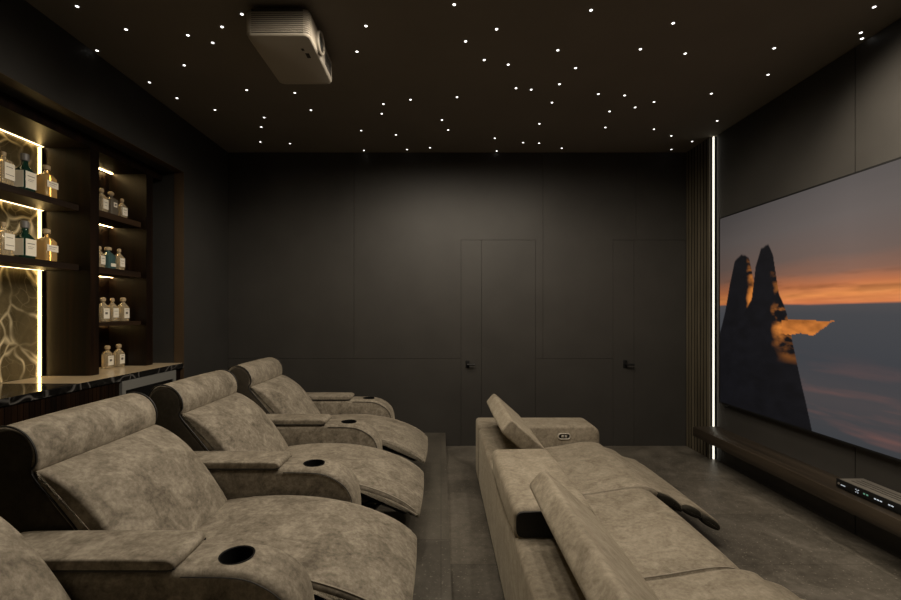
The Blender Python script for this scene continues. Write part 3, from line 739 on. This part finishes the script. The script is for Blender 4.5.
# bottles: (body half depth, half width, body height, neck r, neck height, total), built once per kind, then copied
def bottle(kind):
    root = thing('bottle', '', 'bottle')
    def lab(x, y0, y1, z0, z1, inks):
        l = MB().box(x, x+.0012, y0, y1, z0, z1).build('label', M['paper'], root, smooth=False)
        for (a0, a1, b0, b1) in inks:
            MB().box(x+.001, x+.0018, a0, a1, b0, b1).build('lettering', M['paper_ink'], l, smooth=False)
    def lab2(y, x0, x1, z0, z1):
        MB().box(x0, x1, y-.0012, y, z0, z1).build('label', M['paper'], root, smooth=False)
    if kind == 'flask':        # clear tall shouldered bottle
        MB().loft([(0,.026,.036,4),(.004,.030,.040,5),(.135,.033,.044,5),(.150,.026,.038,4),(.158,.012,.014,2.4),(.176,.011,.011,2)]).build('glass_body', M['glass_clear'], root)
        MB().lathe([(.010,.170),(.013,.174),(.013,.194),(.010,.197)], n=16).build('stopper', M['cork'], root)
        lab(.0335, -.034, .034, .035, .130, ((-.028,.028,.060,.063),(-.024,.020,.105,.108)))
    elif kind == 'green':
        MB().loft([(0,.032,.038,4),(.004,.036,.042,5),(.120,.036,.042,5),(.145,.024,.026,2.6),(.160,.016,.016,2),(.190,.015,.015,2)]).build('glass_body', M['glass_green'], root)
        MB().lathe([(.018,.186),(.021,.190),(.021,.226),(.018,.230)], n=18).build('stopper', M['cap_grey'], root)
        lab(.0365, -.036, .036, .016, .118, ((-.025,.025,.088,.092),(-.020,.020,.070,.072),(-.022,.012,.060,.062)))
        lab2(-.0425, -.030, .030, .016, .118)
    elif kind == 'decanter':
        MB().loft([(0,.034,.042,5),(.005,.038,.046,6),(.125,.038,.046,6),(.148,.026,.032,4),(.156,.012,.013,2),(.180,.011,.011,2)]).build('glass_body', M['glass_amber'], root)
        MB().lathe([(.011,.176),(.020,.180),(.021,.204),(.017,.208)], n=18).build('stopper', M['cork'], root)
        lab(.0385, -.042, .042, .062, .105, ((-.030,.030,.090,.093),(-.026,.018,.078,.080)))
    elif kind == 'square':
        MB().loft([(0,.030,.036,5),(.004,.034,.040,6),(.128,.034,.040,6),(.146,.018,.020,3),(.152,.013,.013,2),(.162,.013,.013,2)]).build('glass_body', M['glass_smoke'], root)
        MB().lathe([(.012,.160),(.020,.166),(.021,.180),(.010,.190)], n=16).build('stopper', M['cork'], root)
        lab(.0345, -.018, .018, .070, .105, ((-.010,.010,.080,.095),))
    elif kind == 'slim':
        MB().loft([(0,.022,.026,4),(.004,.026,.030,5),(.100,.026,.030,5),(.122,.014,.015,2.4),(.128,.010,.010,2),(.142,.010,.010,2)]).build('glass_body', M['glass_clear'], root)
        MB().lathe([(.011,.138),(.014,.142),(.013,.158),(.008,.164)], n=16).build('stopper', M['cork'], root)
        lab(.0265, -.024, .024, .028, .092, ((-.016,.016,.070,.073),(-.012,.012,.050,.052)))
    elif kind == 'teal':
        MB().loft([(0,.032,.038,5),(.004,.036,.042,6),(.105,.036,.042,6),(.128,.020,.022,3),(.134,.015,.015,2),(.146,.015,.015,2)]).build('glass_body', M['glass_teal'], root)
        MB().lathe([(.014,.142),(.024,.146),(.024,.164),(.018,.170)], n=16).build('stopper', M['cork'], root)
        lab(.0365, -.020, .034, .020, .045, ())
    elif kind == 'pale':
        MB().loft([(0,.028,.034,4),(.004,.031,.038,5),(.120,.031,.038,5),(.150,.017,.018,2.4),(.156,.013,.013,2),(.168,.013,.013,2)]).build('glass_body', M['glass_clear'], root)
        MB().lathe([(.013,.164),(.021,.168),(.022,.188),(.016,.196),(.010,.198)], n=16).build('stopper', M['cork'], root)
        lab(.0315, -.030, .030, .026, .108, ((-.016,.010,.060,.078),(-.020,.020,.094,.097)))
    return root
proto_b = {}
def put(kind, x, y, z, label, group, rot=0., sc=1.):
    if kind not in proto_b: proto_b[kind] = o = bottle(kind)
    else: o = copy_tree(proto_b[kind])
    o.location = (x, y, z+.0005); o.rotation_euler = (0,0,rot); o.scale = (sc,sc,sc)
    o['label'] = label; o['group'] = group
for zt, lv in ((2.15,'upper'),(1.738,'lower')):
    put('flask', -2.56, 2.515, zt, 'clear shouldered bottle with pale label, first on the %s marble shelf' % lv, 'bottles on the bar shelves', .12)
    put('green', -2.555, 2.64, zt, 'dark green bottle with big white label on the %s marble shelf' % lv, 'bottles on the bar shelves', .05)
    put('decanter', -2.555, 2.785, zt, 'square amber spirit bottle at the end of the %s marble shelf' % lv, 'bottles on the bar shelves', .05)
g = 'bottles in the shelf tower'
put('slim', -2.55, 3.23, 2.151, 'pale bottle half hidden by the panel on the top tower shelf', g, .1, 1.15)
put('square', -2.555, 3.328, 2.151, 'smoky square bottle with dark label on the top tower shelf', g, .05)
put('slim', -2.55, 3.437, 2.151, 'small clear bottle, last on the top tower shelf', g, -.1)
put('slim', -2.56, 3.222, 1.739, 'pale bottle half hidden by the panel beside the teal bottle', g, .1)
put('teal', -2.565, 3.312, 1.739, 'squat teal glass bottle with cream stopper in the shelf tower', g, .05)
put('slim', -2.555, 3.412, 1.739, 'white labelled bottle standing beside the teal one in the tower', g, 0, 1.05)
put('pale', -2.57, 3.268, 1.336, 'first of three pale bottles on the lowest tower shelf', g, .0, .93)
put('slim', -2.565, 3.355, 1.336, 'shortest, middle one of three pale bottles on the lowest tower shelf', g, .0, 1.12)
put('pale', -2.56, 3.462, 1.336, 'last of three pale bottles on the lowest tower shelf', g, .05, .96)
put('slim', -2.66, 3.27, CT+.0012, 'bottle mostly hidden by the panel on the marble worktop', g, .0)
put('pale', -2.63, 3.39, CT+.0012, 'pale bottle with round mark on the worktop, nearer of the pair', g, .0, .9)
put('pale', -2.62, 3.495, CT+.0012, 'pale bottle on the worktop under the tower, farther of the pair', g, .06, .92)

# ------------------------------------------------------------------ camera, world, view
w = bpy.data.worlds.new('World'); bpy.context.scene.world = w; w.use_nodes = True
w.node_tree.nodes['Background'].inputs[0].default_value = (0,0,0,1)
cam = bpy.data.cameras.new('camera'); co = bpy.data.objects.new('camera', cam); C.objects.link(co)
cam.sensor_width = 36; cam.lens = F*36/901; cam.clip_start = .02
cam.shift_x = (450.5-VX)/901; cam.shift_y = (VY-300)/901
co.location = (0,0,CZ); co.rotation_euler = (PI/2,0,0)
bpy.context.scene.camera = co
vs = bpy.context.scene.view_settings
vs.view_transform = 'Standard'; vs.look = 'None'; vs.gamma = 1; vs.exposure = 0.0
